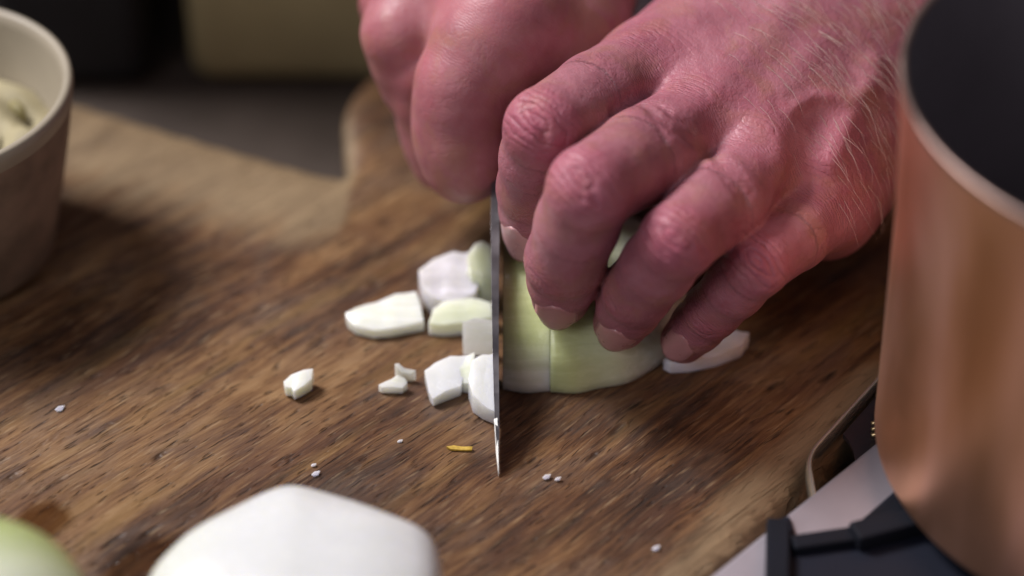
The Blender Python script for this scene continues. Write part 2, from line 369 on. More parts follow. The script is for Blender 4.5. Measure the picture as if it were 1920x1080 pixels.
class Hand:
    def __init__(s):
        s.palm = []; s.fing = []; s.marks = []; s.joints = []
    def chain(s, pts, rad, k=3.0):
        segs = []
        for i in range(len(pts)-1):
            a, b = np.array(pts[i], float), np.array(pts[i+1], float); m = (a+b)/2; rm = .5*(rad[i]+rad[i+1])*(1.06 if i == 0 else 1.02)
            segs += [(a, m, rad[i], rm), (m, b, rm, rad[i+1])]
        s.fing.append((segs, k))
    def eval(s, P):
        X, Y, Z = (P[:, i].astype(np.float32) for i in range(3))
        dp = np.full(len(P), 50., np.float32)
        for a, b, r1, r2, k in s.palm: dp = smin(dp, cone_np(X, Y, Z, a, b, r1, r2), k)
        df = np.full(len(P), 50., np.float32)
        for segs, k in s.fing:
            d = np.full(len(P), 50., np.float32)
            for a, b, r1, r2 in segs: d = smin(d, cone_np(X, Y, Z, a, b, r1, r2), k)
            df = smin(df, d, 1.0)
        return s.mark(smin(dp, df, 5.5), X, Y, Z)
    def mark(s, d, X, Y, Z):
        for pts, depth, wd in s.marks:
            best = None
            for i in range(len(pts)-1):
                a, b = pts[i], pts[i+1]; ba = b-a; l2 = ba@ba
                t = np.clip(((X-a[0])*ba[0]+(Y-a[1])*ba[1]+(Z-a[2])*ba[2])/l2, 0, 1)
                q = (X-a[0]-t*ba[0])**2+(Y-a[1]-t*ba[1])**2+(Z-a[2]-t*ba[2])**2
                best = q if best is None else np.minimum(best, q)
            d = d+depth*np.exp(-best/(wd*wd)).astype(np.float32)
        return d
    def hit(s, px, py, t0=420, t1=760):
        d = ray(px, py); t = t0
        for _ in range(80):
            p = CAM+d*t; v = float(s.eval(p[None])[0])
            if v < .05: return p
            t += max(v*.8, .1)
            if t > t1: return None
        return None
    def crease(s, pix, depth, wd):
        pts = [s.hit(*q) for q in pix]; pts = [p for p in pts if p is not None]
        if len(pts) > 1: s._new.append((pts, depth, wd))
    def grid(s, lo, hi, vox):
        lo = np.array(lo, float); n = np.ceil((np.array(hi)-lo)/vox).astype(int)
        ax = [(lo[i]+vox*np.arange(n[i])).astype(np.float32) for i in range(3)]
        def region(cs, rad):
            c = np.array(cs); a = np.clip(((c.min(0)-rad-lo)/vox).astype(int), 0, n); b = np.clip(((c.max(0)+rad-lo)/vox).astype(int)+2, 0, n)
            return tuple(slice(a[i], b[i]) for i in range(3))
        def sub(r): return (ax[0][r[0]][:, None, None], ax[1][r[1]][None, :, None], ax[2][r[2]][None, None, :])
        full = lambda: np.full(tuple(n), 30., np.float32)
        dp = full()
        for a, b, r1, r2, k in s.palm:
            r = region([a, b], max(r1, r2)+k+3); 
            if min(x.stop-x.start for x in r) < 1: continue
            dp[r] = smin(dp[r], cone_np(*sub(r), a, b, r1, r2), k)
        df = full()
        for segs, k in s.fing:
            r = region([q for g in segs for q in g[:2]], max(g[2] for g in segs)+12)
            if min(x.stop-x.start for x in r) < 1: continue
            S = sub(r); d = np.full(df[r].shape, 30., np.float32)
            for a, b, r1, r2 in segs: d = smin(d, cone_np(*S, a, b, r1, r2), k)
            df[r] = smin(df[r], d, 1.0)
        d = smin(dp, df, 5.5); del dp, df
        mk = s.marks
        for m in mk:
            r = region(m[0], m[2]*3)
            if min(x.stop-x.start for x in r) < 1: continue
            s.marks = [m]; d[r] = s.mark(d[r], *sub(r))
        s.marks = mk
        return d, lo
def surface_net(d, lo, vox):
    ins = d < 0
    cnt = np.zeros(tuple(x-1 for x in d.shape), np.uint8)
    offs = [(i, j, k) for i in (0, 1) for j in (0, 1) for k in (0, 1)]
    N = d.shape
    for i, j, k in offs: cnt += ins[i:N[0]-1+i, j:N[1]-1+j, k:N[2]-1+k]
    act = (cnt > 0) & (cnt < 8); I = np.argwhere(act)
    vals = {o: d[I[:, 0]+o[0], I[:, 1]+o[1], I[:, 2]+o[2]].astype(np.float64) for o in offs}
    acc = np.zeros((len(I), 3)); num = np.zeros(len(I))
    for a in offs:
        for ax in range(3):
            if a[ax]: continue
            b = list(a); b[ax] = 1; b = tuple(b)
            va, vb = vals[a], vals[b]; cr = (va < 0) != (vb < 0)
            t = np.where(cr, va/np.where(cr, va-vb, 1), 0)
            p = np.array(a, float)[None]+np.zeros((len(I), 3)); p[:, ax] += t
            acc[cr] += p[cr]; num[cr] += 1
    V = (I+acc/num[:, None])*vox+lo
    vid = np.full(cnt.shape, -1, np.int32); vid[act] = np.arange(len(I))
    F = []
    for ax in range(3):
        s0 = [slice(None)]*3; s1 = [slice(None)]*3; s0[ax] = slice(0, -1); s1[ax] = slice(1, None)
        A, B = ins[tuple(s0)], ins[tuple(s1)]
        E = np.argwhere(A != B); u, v = (ax+1) % 3, (ax+2) % 3
        E = E[(E[:, u] > 0) & (E[:, v] > 0) & (E[:, u] < N[u]-1) & (E[:, v] < N[v]-1)]
        def at_(du, dv):
            q = E.copy(); q[:, u] += du; q[:, v] += dv; return vid[q[:, 0], q[:, 1], q[:, 2]]
        Q = np.stack([at_(-1, -1), at_(0, -1), at_(0, 0), at_(-1, 0)], 1)
        fl = ~A[E[:, 0], E[:, 1], E[:, 2]]
        Q[fl] = Q[fl][:, ::-1]; F.append(Q)
    return V, np.concatenate(F)
def np_mesh(name, V, F):
    me = bpy.data.meshes.new(name)
    me.vertices.add(len(V)); me.vertices.foreach_set('co', (V*MM).astype(np.float32).ravel())
    me.loops.add(F.size); me.loops.foreach_set('vertex_index', F.astype(np.int32).ravel())
    me.polygons.add(len(F)); me.polygons.foreach_set('loop_start', np.arange(0, F.size, 4, dtype=np.int32))
    me.polygons.foreach_set('loop_total', np.full(len(F), 4, np.int32)); me.update(calc_edges=True)
    return me
def unit(v): return v/np.linalg.norm(v)

def hand_mesh(H, name, lo, hi, vox, mat, parent):
    d, lo = H.grid(lo, hi, vox)
    d += 0.0
    V, F = surface_net(d, lo, vox)
    # smooth the voxel facets a little
    for _ in range(2):
        acc = np.zeros_like(V); c = np.zeros(len(V))
        for a, b in ((0, 1), (1, 2), (2, 3), (3, 0)):
            np.add.at(acc, F[:, a], V[F[:, b]]); np.add.at(c, F[:, a], 1)
            np.add.at(acc, F[:, b], V[F[:, a]]); np.add.at(c, F[:, b], 1)
        V = V*.5+.5*acc/np.maximum(c, 1)[:, None]
    me = np_mesh(name, V, F)
    fold = np.zeros(len(V)); fm = np.zeros(len(V)); red = np.zeros(len(V)); pale = np.zeros(len(V))
    along = (V@unit(np.array([.75, .62, 0.1])))
    f2 = np.zeros(len(V))
    for J, a, n, r, size, rd, fo in H.joints:
        rel = V-(J+n*r*.9); s_ = rel@a; side = np.cross(a, n); c_ = rel@side; nn = rel@n
        rho = np.sqrt(s_**2*1.3+c_**2*.22); dd = np.linalg.norm(rel, axis=1)
        m = np.exp(-(rho/size)**2)*np.clip(1.2+nn/(r*1.0), 0, 1)*np.exp(-(dd/(size*2.2))**2)
        m = m*fo; up = m > fm; f2 = np.maximum(f2, np.where(up, fm, m))
        fold = np.where(up, rho, fold); fm = np.maximum(fm, m)
        red = np.maximum(red, rd*np.exp(-(dd/(size*1.15))**2))
    fm = fm*np.clip((fm-f2)/.12, 0, 1)
    bd = np.full(len(V), 1e9); bd2 = np.full(len(V), 1e9); along = np.zeros(len(V))
    for fi, (segs, k) in enumerate(H.fing):       # coordinate along each finger for its fine cross lines
        fd = np.full(len(V), 1e9); fa = np.zeros(len(V)); off = 17.3*fi
        for a, b, r1, r2 in segs:
            u = unit(b-a); L = np.linalg.norm(b-a); t = (V-a)@u
            q = np.linalg.norm(V-a-np.clip(t, 0, L)[:, None]*u, axis=1)-.5*(r1+r2)
            up = q < fd; fa = np.where(up, np.clip(t, 0, L)+off, fa); fd = np.minimum(fd, q); off += L
        up = fd < bd; bd2 = np.where(up, bd, np.minimum(bd2, fd)); along = np.where(up, fa, along); bd = np.minimum(bd, fd)
        tip = segs[-1][1]; pale = np.maximum(pale, .55*np.exp(-(np.linalg.norm(V-tip-np.array([0, 4, -5]), axis=1)/7.5)**2))
    am = np.exp(-(np.maximum(0, bd-.5)/1.2)**2)*np.clip((bd2-bd)/3, 0, 1)
    for nm, arr in (('fold', fold), ('fmask', fm), ('red', red), ('along', along), ('amask', am), ('pale', pale)):
        a = me.attributes.new(nm, 'FLOAT', 'POINT'); a.data.foreach_set('value', arr.astype(np.float32))
    return link(name, me, mat, parent)

def nail(H, dip, tip, n, wd, ln, parent, start=.25, mat=None):
    a = unit(tip-dip); n = unit(n-(n@a)*a); s = np.cross(a, n)
    NU, NV = 12, 12; P = []
    for j in range(NV+1):
        for i in range(NU+1):
            u, v = 2*i/NU-1, j/NV
            ww = wd*(math.sqrt(max(0, 1-(max(0, .35-v)/.35)**2*.9)))*(1-.18*max(0, v-.75)/.25)
            P.append(dip+a*(start*np.linalg.norm(tip-dip)+ln*v*(1-.10*u*u*v))+s*(u*ww))
    P = np.array(P); u = np.tile(2*np.arange(NU+1)/NU-1, NV+1); vv = np.repeat(np.arange(NV+1)/NV, NU+1)
    def drop(P0):
        Q = P0+n*14
        for _ in range(60): Q = Q-n*(np.clip(H.eval(Q), 0, 3)*.7)[:, None]
        return (Q-P0)@n
    mid = np.array([dip+a*(start*np.linalg.norm(tip-dip)+ln*v) for v in np.linspace(0, 1, NV+1)])
    dm = drop(mid); top = dm[:NV//2+1].mean()
    line = np.interp(np.arange(NV+1), [0, NV], [dm[0], max(dm[-1], top-1.3)])      # straight from cuticle to free edge
    rr_ = wd*1.12
    Q = P+n*(np.repeat(line, NU+1)-rr_*(1-np.sqrt(1-(u*wd/rr_)**2*.92))*.75+.38)[:, None]
    F = [(j*(NU+1)+i, j*(NU+1)+i+1, (j+1)*(NU+1)+i+1, (j+1)*(NU+1)+i) for j in range(NV) for i in range(NU)]
    o = mesh('fingernail', Q, F, mat or M_nail, parent)
    m = o.modifiers.new('thickness', 'SOLIDIFY'); m.thickness = .45*MM; m.offset = -1
    return o

person = empty('person', (60, 90, 0), 'chef seen only as two bare hands, one holding the knife and one steadying the onion', 'person')

# ---- left hand (on the onion)
LH = Hand(); LH._new = []
spec = {
  'index':  ([(1002, 430), (1004, 352), (1022, 240), (1214, 136)], 30, (15, 23, 45), (7.4, 9.0, 9.3, 11.8)),
  'middle': ([(1052, 556), (1060, 486), (1106, 352), (1302, 238)], 24, (17, 26, 48), (7.0, 9.2, 9.5, 11.6)),
  'ring':   ([(1164, 604), (1196, 546), (1272, 450), (1428, 308)], 18, (17, 25, 45), (6.6, 8.0, 8.5, 10.4)),
  'pinky':  ([(1282, 638), (1336, 582), (1420, 496), (1548, 380)], 11, (15, 20, 36), (5.6, 6.6, 7.3, 9.6)),
}
J = {}
for k, (pix, z0, Ls, rad) in spec.items():
    p = at(*pix[0], z0); pts = [p]
    for i, (q, L) in enumerate(zip(pix[1:], Ls)):
        p = reach(*q, p, L, far=(i == 2)); pts.append(p)
    J[k] = pts
    LH.chain(pts[::-1], [r*1.02 for r in rad[::-1]], 1.6)
    tip, dip, pip, mcp = pts
    for (A, B, C, r, size, rd, fo) in ((mcp, pip, dip, rad[2], 8.5, .9, 1.0), (pip, dip, tip, rad[1], 5.0, .35, .55)):
        a1, a2 = unit(B-A), unit(C-B); n = unit(a1-a2); a = unit(a1+a2)
        LH.joints.append((B, a, n, r, size, rd, fo))
wrist = {'index': (76, 70, 58), 'middle': (88, 64, 60), 'ring': (99, 56, 55), 'pinky': (107, 47, 44)}
for k, (pix, z0, Ls, rad) in spec.items():
    m = J[k][3]; wv = np.array(wrist[k], float)
    LH.palm.append((m-np.array([0, -1, 1.5]), wv, rad[3]-.3, 14.5, 12.0))
    LH.palm.append((m+np.array([2, 8, -9]), wv+np.array([0, 2, -12]), 11, 14, 12.0))
    a = unit(m-wv); LH.joints.append((m, a, np.array([-.15, -.35, .92]), 12, 9.0, .55, .35))
for k1, k2 in (('index', 'middle'), ('middle', 'ring'), ('ring', 'pinky')):
    m = (J[k1][3]+J[k2][3])/2; wv = (np.array(wrist[k1], float)+np.array(wrist[k2], float))/2
    LH.palm.append((m*.93+wv*.07-np.array([0, 0, 1.0]), wv, 11.6, 15.0, 14.0))
LH.palm.append((np.array([84, 64, 50]), np.array([150, 175, 62]), 25, 28, 18.0))
LH.palm.append((np.array([102, 54, 46]), np.array([172, 165, 58]), 22, 27, 18.0))
LH.palm.append((np.array([70, 58, 40]), np.array([40, 26, 40]), 15, 12, 12.0))           # ball of the thumb
LH.chain([(44, 30, 38), (30, 24, 28), (19, 21, 20), ], (12, 10, 8.5), 4)
# folds, tendons and hollows on the back of the hand
LH.crease([(1150, 207), (1172, 190), (1190, 178), (1215, 169), (1240, 160)], 1.53, 1.3)
LH.crease([(1205, 193), (1230, 214), (1262, 240), (1290, 261), (1330, 281), (1354, 306), (1376, 331), (1394, 356), (1402, 378)], 1.70, 1.2)
LH.crease([(1225, 190), (1262, 218), (1300, 244)], 0.94, 1.0)
LH.crease([(1340, 312), (1366, 342), (1388, 372)], 1.02, 1.0)
LH.crease([(1362, 300), (1392, 330), (1412, 360)], 0.85, 1.0)
LH.crease([(1218, 210), (1236, 236), (1248, 262)], 0.59, .9)
LH.crease([(1535, 225), (1518, 280), (1490, 335), (1468, 362)], 2.53, 5.0)
LH.crease([(1440, 250), (1462, 290), (1470, 340)], -1.38, 4.5)
LH.crease([(1395, 232), (1460, 165), (1540, 70)], -.55, 4.0)
LH.crease([(1290, 215), (1390, 110), (1470, 20)], -.5, 4.0)
LH.crease([(1330, 250), (1420, 165), (1520, 50)], .35, 4.5)
LH.crease([(1250, 120), (1350, 40), (1400, 5)], .3, 5.0)
LH.crease([(1560, 300), (1600, 210), (1640, 120)], -1.15, 3.0)
LH.crease([(1480, 210), (1530, 180), (1600, 190), (1650, 150)], -0.92, 1.8)
# knuckle creases
LH.crease([(985, 190), (1005, 215), (1018, 245), (1022, 268)], 0.94, .9)
LH.crease([(1082, 322), (1102, 340), (1116, 362), (1120, 380)], 0.94, .9)
LH.crease([(1062, 330), (1080, 350), (1092, 375)], 0.68, .9)
LH.crease([(1225, 420), (1248, 440), (1268, 462)], 0.77, .8)
LH.crease([(1210, 440), (1232, 462), (1248, 482)], 0.68, .8)
LH.marks = LH._new
lh = hand_mesh(LH, 'hand', (-14, -84, -2), (150, 150, 112), 0.62, M_skin, person)
dors = {}
for k, wd, ln in (('index', 5.4, 13.2), ('middle', 5.2, 13.2), ('ring', 5.0, 13.0), ('pinky', 4.3, 11.4)):
    tip, dip, pip, mcp = J[k]
    n = np.array({'index': (-.55, -.8, .1), 'middle': (-.18, -.95, 0), 'ring': (-.28, -.9, 0), 'pinky': (-.5, -.8, .1)}[k])
    nail(LH, dip, tip, n, wd, ln, lh, start=.42, mat=M_nail_pale if k == 'index' else None)

def hair(H, n, parent):
    r_ = np.random.default_rng(3); pix = []
    while len(pix) < n:
        px, py = r_.uniform(1330, 1800), r_.uniform(-30, 400)
        if px-1330 > (py-20)*.75+r_.uniform(-60, 120) and py < 400-(1800-px)*.05: pix.append((px, py))
    D = np.array([ray(*q) for q in pix]); t = np.full(n, 430.)
    for _ in range(70): t += np.clip(H.eval(CAM+D*t[:, None])*.85, -2, 30)
    P = CAM+D*t[:, None]; ok = (t < 740) & (np.abs(H.eval(P)) < .3); P = P[ok]
    e = .6; N = np.stack([H.eval(P+np.eye(3)[i]*e)-H.eval(P-np.eye(3)[i]*e) for i in range(3)], 1); N /= np.linalg.norm(N, axis=1)[:, None]
    V, F = [], []
    for p, m_ in zip(P, N):
        d = np.array([.40, -.55, -.72])+r_.normal(0, .13, 3); d = unit(d-m_*(d@m_)); L = r_.uniform(7, 13); s_ = np.cross(d, m_)
        c = r_.uniform(-.15, .15)
        pts = [p-m_*.2, p+d*L*.35+m_*.8, p+d*L*.7+m_*1.1+s_*c*L*.4, p+d*L+m_*.9+s_*c*L]
        b = len(V)
        for k, q in enumerate(pts):
            w_ = .055*(1-k/3.3)
            V += [q+s_*w_, q-s_*w_*.5+m_*w_, q-s_*w_*.5-m_*w_]
        for k in range(3):
            for i in range(3): F.append((b+k*3+i, b+k*3+(i+1) % 3, b+k*3+3+(i+1) % 3, b+k*3+3+i))
    o = mesh('arm_hair', V, F, M_hair, parent); tag(o, kind='stuff')
M_hair = mat_plain('pale_hair', (.50, .36, .32), .45, var=.2, scale=100)
hair(LH, 300, lh)

# ---- right hand (round the knife handle)
RH = Hand(); RH._new = []
rspec = {
  'index':  [at(872, 300, 36), at(862, 235, 44), at(872, 155, 55), at(950, 45, 66)],
  'middle': [at(832, 296, 22), at(816, 225, 32), at(806, 128, 48), at(868, 5, 62)],
  'ring':   [at(815, 190, 34), at(785, 150, 42), at(762, 62, 56), at(815, -55, 64)],
  'pinky':  [at(810, 120, 34), at(780, 85, 40), at(748, 5, 50), at(785, -85, 56)],
}
rr = {'index': (10.4, 11.2, 11.6, 13.5), 'middle': (8.4, 9.2, 10.0, 12), 'ring': (8.3, 9.5, 10.8, 12.5), 'pinky': (7.5, 8.4, 9.6, 11.5)}
for k, pts in rspec.items():
    RH.chain(pts[::-1], [r*1.05 for r in rr[k][::-1]], 1.8)
    tip, dip, pip, mcp = pts
    a1, a2 = unit(pip-mcp), unit(dip-pip)
    RH.joints.append((pip, unit(a1+a2), unit(a1-a2), rr[k][2], 9, .5, .15))
wr = np.array([38, 190, 72.])
for k, pts in rspec.items():
    o_ = {'index': (12, -6, 4), 'middle': (0, 0, 6), 'ring': (-10, 4, 3), 'pinky': (-18, 8, -3)}[k]
    RH.palm.append((pts[3], wr+np.array(o_), rr[k][3]+.5, 17, 12.0))
    RH.palm.append((pts[3]+np.array([8, 10, -10]), wr+np.array(o_)+np.array([4, 0, -12]), 12, 17, 12.0))
    RH.joints.append((pts[3], unit(pts[3]-wr), np.array([-.4, -.2, .85]), 12, 12, .7, .2))
RH.palm.append((wr, wr+np.array([40, 130, 20]), 27, 34, 18.0))
RH.palm.append((np.array([22, 130, 55.]), at(1060, 80, 55), 18, 15, 12.0))
RH.chain([at(1075, 70, 55), at(1035, 140, 48), at(985, 215, 40)], (14, 11.5, 9.5), 4)
RH.marks = RH._new
rh = hand_mesh(RH, 'hand', (-70, -12, 8), (110, 330, 125), 0.9, M_skin2, person)
t_ = rspec['index']; 
# ------------------------------------------------------------------ knife
kx = lambda y: -4.3+(y+71)*-.0002*0+(.9 if y < -60 else 0)*0
spine = [(-70.8, 0.6, .12), (-68, 3.6, .22), (-64, 8.2, .36), (-56, 12.6, .50), (-45, 17.2, .60), (-30, 24.2, .72), (-15, 31, .82), (6, 38, .95), (30, 45.5, 1.1), (48, 51, 1.2)]
edge = [(-70.8, .3), (-67, .25), (-60, .4), (-50, 1.0), (-38, 2.0), (-22, 4.0), (-5, 6.5), (14, 10.0), (36, 14.0), (54, 18.0)]
kn = empty('kitchen_knife', (-4, -71, 0), 'kitchen knife seen along its thin steel spine, tip down on the board', 'knife')
kv, kf = [], []
def xk(y): return -3.1-1.5*(1-math.exp(-(y+71)/26))+.006*(y+71)
for (sy, sz, th), (ey, ez) in zip(spine, edge):
    for q in range(6):
        tt = q/5; y, z = sy+(ey-sy)*tt, sz+(ez-sz)*tt; hw = th*(1-tt*.93)
        hw *= 1.25; kv += [(xk(y)-hw, y, z), (xk(y)+hw, y, z)]
for i in range(len(spine)-1):
    b0, b1 = i*12, (i+1)*12
    for q in range(5):
        kf += [(b0+2*q, b0+2*q+2, b1+2*q+2, b1+2*q), (b0+2*q+1, b1+2*q+1, b1+2*q+3, b0+2*q+3)]
    kf += [(b0, b1, b1+1, b0+1), (b0+10, b0+11, b1+11, b1+10)]
e = (len(spine)-1)*12
kf += [(0, 1, 3, 2), (2, 3, 5, 4), (4, 5, 7, 6), (6, 7, 9, 8), (8, 9, 11, 10)]+[(e+2*q, e+2*q+2, e+2*q+3, e+2*q+1) for q in range(5)]
bl = mesh('blade', kv, kf, M_blade, kn, smooth=False); bevel(bl, .12, 2, 40)
# the glint at the tip, put in as a bevel face of paler steel
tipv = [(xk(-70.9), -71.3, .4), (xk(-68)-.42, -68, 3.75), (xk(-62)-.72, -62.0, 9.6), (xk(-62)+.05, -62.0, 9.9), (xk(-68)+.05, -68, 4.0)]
mesh('tip_glint', tipv+[(a-.02, b, c-1.2) for a, b, c in tipv], [(0, 1, 2, 3, 4), (9, 8, 7, 6, 5), (0, 5, 6, 1), (1, 6, 7, 2), (2, 7, 8, 3), (3, 8, 9, 4), (4, 9, 5, 0)], M_glint, kn, smooth=False)
tube('handle', [(xk(46), 46, 43), (xk(60), 60, 45.5), (xk(90), 90, 54), (xk(120), 120, 62.5), (xk(150), 150, 69), (xk(158), 158, 70)], [7, 10.5, 11.5, 11.5, 11, 7], M_handle, kn, 20, sx=.72)
tube('bolster', [(xk(41), 41, 40), (xk(48), 48, 43)], [10.8, 10.8], M_blade, kn, 20, sx=.62)

# ------------------------------------------------------------------ onions
def set_attr(o, name, vals):
    a = o.data.attributes.new(name, 'FLOAT', 'POINT'); a.data.foreach_set('value', np.array(vals, np.float32))
def piece(name, pix, h, mat, label, cat='onion piece', group='chopped onion pieces on the board', green=.3, lift=0.0, lean=(0, 0), bev=.7):
    ys = [p[1] for p in pix]; y0, y1 = min(ys), max(ys)
    dense = []
    for i in range(len(pix)):
        a, b = np.array(pix[i], float), np.array(pix[(i+1) % len(pix)], float)
        for t in (0, .5): dense.append(a+(b-a)*t)
    for _ in range(1):
        dense = [(dense[i]*2+dense[i-1]+dense[(i+1) % len(dense)])/4 if i % 2 else dense[i] for i in range(len(dense))]
    rng2 = random.Random(hash(pix[0][0]*31+pix[0][1]))
    ring = []
    for px, py in dense:
        t = (py-y0)/(y1-y0+1e-6); z = h*(1-t)
        ring.append(at(px, py, z)[:2])
    ring = np.array(ring); c = ring.mean(0); n = len(ring)
    levels = [(.96, 0), (.99, .08), (1.0, .5), (.998, .97), (.985, 1.0), (.6, 1.01), (.25, 1.02)]
    V, G = [], []
    for k, zz in levels:
        for q in ring:
            p = c+(q-c)*k; wob = .035*h*math.sin(p[0]*.9+zz*3)+.03*h*math.sin(p[1]*1.1)
            tn = (p[1]-ring[:, 1].min())/(np.ptp(ring[:, 1])+1e-6); tilt = -h*.42*(1-tn)
            V.append((p[0], p[1], max(0.0 if zz == 0 else .05, zz*(h+tilt)+(wob if zz > .2 else 0))+lift)); G.append(green*(.4+.6*zz))
    F = []
    for L in range(len(levels)-1):
        for i in range(n):
            j = (i+1) % n; F.append((L*n+i, L*n+j, (L+1)*n+j, (L+1)*n+i))
    F.append(tuple(range(n))); F.append(tuple((len(levels)-1)*n+i for i in range(n)))
    o = mesh(name, V, F, mat); set_attr(o, 'green', G); o.data.set_sharp_from_angle(angle=R(32))
    return tag(o, label, cat, group)
G1 = 'chopped onion pieces on the board'
piece('onion_piece', [(648, 596), (665, 583), (705, 571), (742, 553), (780, 545), (788, 572), (795, 615), (768, 622), (735, 632), (700, 636), (668, 626), (652, 609)], 5, M_on_piece, 'largest pointed white onion wedge lying alone left of the knife', green=.25)
piece('onion_piece', [(785, 522), (812, 488), (850, 474), (886, 474), (905, 520), (892, 580), (845, 598), (810, 586), (790, 556)], 10, M_on_trans, 'translucent lilac tinted onion chunk at the back of the chopped heap', green=.1)
piece('onion_piece', [(876, 500), (890, 470), (906, 452), (921, 462), (924, 560), (905, 578), (884, 552)], 17, M_on_piece, 'upright pale green onion slice rising against the blade', green=1.3)
piece('onion_piece', [(804, 626), (812, 590), (832, 568), (880, 556), (922, 570), (924, 610), (880, 622), (830, 632)], 7, M_on_piece, 'pale onion piece tucked in front of the lilac tinted chunk', green=.7)
piece('onion_piece', [(867, 610), (890, 600), (926, 602), (926, 668), (905, 664), (880, 646)], 11, M_on_piece, 'small white block of onion touching the blade in the middle of the heap', green=.15)
piece('onion_piece', [(796, 702), (815, 681), (845, 669), (880, 666), (878, 690), (864, 734), (812, 763), (805, 750)], 5, M_on_white, 'white five sided onion piece with a pointed near corner, at the front of the heap', green=.1)
piece('onion_piece', [(862, 700), (876, 668), (890, 662), (889, 700), (880, 738), (866, 735)], 6, M_on_piece, 'thin greenish onion sliver wedged between two white pieces near the blade', green=.9)
piece('onion_piece', [(884, 684), (905, 664), (927, 660), (928, 797), (905, 783), (886, 762), (878, 724)], 8, M_on_white, 'rounded white onion slice lying flat along the blade, nearest the tip', green=.1)
piece('onion_piece', [(532, 722), (546, 706), (570, 696), (587, 691), (585, 716), (570, 735), (552, 750), (547, 738), (535, 736)], 4.5, M_on_piece, 'small three cornered onion scrap furthest left of the heap', green=.2)
piece('onion_piece', [(710, 729), (735, 715), (746, 703), (760, 712), (764, 722), (755, 738), (716, 737)], 3.5, M_on_piece, 'tiny flat onion scrap lying under a twisted sliver', green=.3)
piece('onion_piece', [(740, 683), (748, 680), (758, 694), (780, 705), (771, 716), (752, 708)], 4.5, M_on_piece, 'tiny twisted onion sliver leaning over a flat scrap', green=.4)
piece('onion_piece', [(1243, 690), (1265, 680), (1325, 664), (1380, 618), (1406, 622), (1392, 650), (1342, 681), (1290, 698), (1255, 701)], 5.5, M_on_trans, 'thin curved translucent onion layer lying right of the little finger', green=.1)
for i, (px, py, s_) in enumerate(((112, 766, 9), (588, 872, 5), (592, 888, 8), (750, 827, 5), (1025, 894, 8), (1046, 898, 6), (1230, 1028, 8))):
    lab = ['tiny onion crumb alone on the board at far left', 'smaller of two onion crumbs above the big white half', 'larger of two onion crumbs just above the big white half', 'tiny onion crumb left of the yellow peel shred',
           'larger onion crumb right of the knife tip', 'smaller onion crumb right of the knife tip', 'tiny onion crumb alone near the pale board edge'][i]
    piece('onion_crumb', [(px-s_, py+s_*.3), (px-s_*.3, py-s_*.5), (px+s_, py-s_*.7), (px+s_*.6, py+s_*.4), (px-s_*.4, py+s_*.8)], .6, M_on_trans, lab, 'onion crumb', 'onion crumbs on the board')
piece('peel_shred', [(837, 838), (850, 835), (868, 838), (886, 838), (885, 846), (865, 846), (845, 844)], .8, M_peel, 'thin yellow shred of peel on the board left of the knife tip', 'peel', None)

def dome(name, x0, x1, cx, rx, y0, ry, h, mat, label, cat, gfun, nx=26, na=40, wob=.4, power=2.0):
    V, F, G = [], [], []
    xs = np.linspace(x0, x1, nx)
    for x in xs:
        k = max(.03, 1-abs((x-cx)/rx)**power)**.5
        for j in range(na+1):
            a = math.pi*j/na
            y, z = y0-ry*k*math.cos(a), max(0.0, h*k*math.sin(a)**.85)
            r_ = 1+wob*.01*math.sin(a*23+x*.05)+.012*math.sin(x*.5+a*4)
            V.append((x, y0+(y-y0)*r_, z*r_)); G.append(gfun(x, y, z))
    m = na+1
    for i in range(nx-1):
        for j in range(na): F.append((i*m+j, (i+1)*m+j, (i+1)*m+j+1, i*m+j+1))
        F.append((i*m+na, (i+1)*m+na, (i+1)*m, i*m))
    F.append(tuple(range(m))); F.append(tuple((nx-1)*m+j for j in range(m)))
    o = mesh(name, V, F, mat); set_attr(o, 'green', G); bevel(o, .06, 1, 50)
    return tag(o, label, cat)
dome('onion_half', 9.3, 44, 8, 37, -8, 33.5, 23, M_on_green, 'pale green half onion held flat under the curled fingertips', 'onion', lambda x, y, z: 1.05-abs(x-14)/22 if x > 14 else 1.0, power=2.4)
dome('onion_slice', -2.2, 9.22, 8, 37, -8, 33.2, 23, M_on_green, 'thick onion slice between the blade and the held half onion', 'onion slice', lambda x, y, z: max(.0, min(1.1, (z-4)/9)), power=2.4)

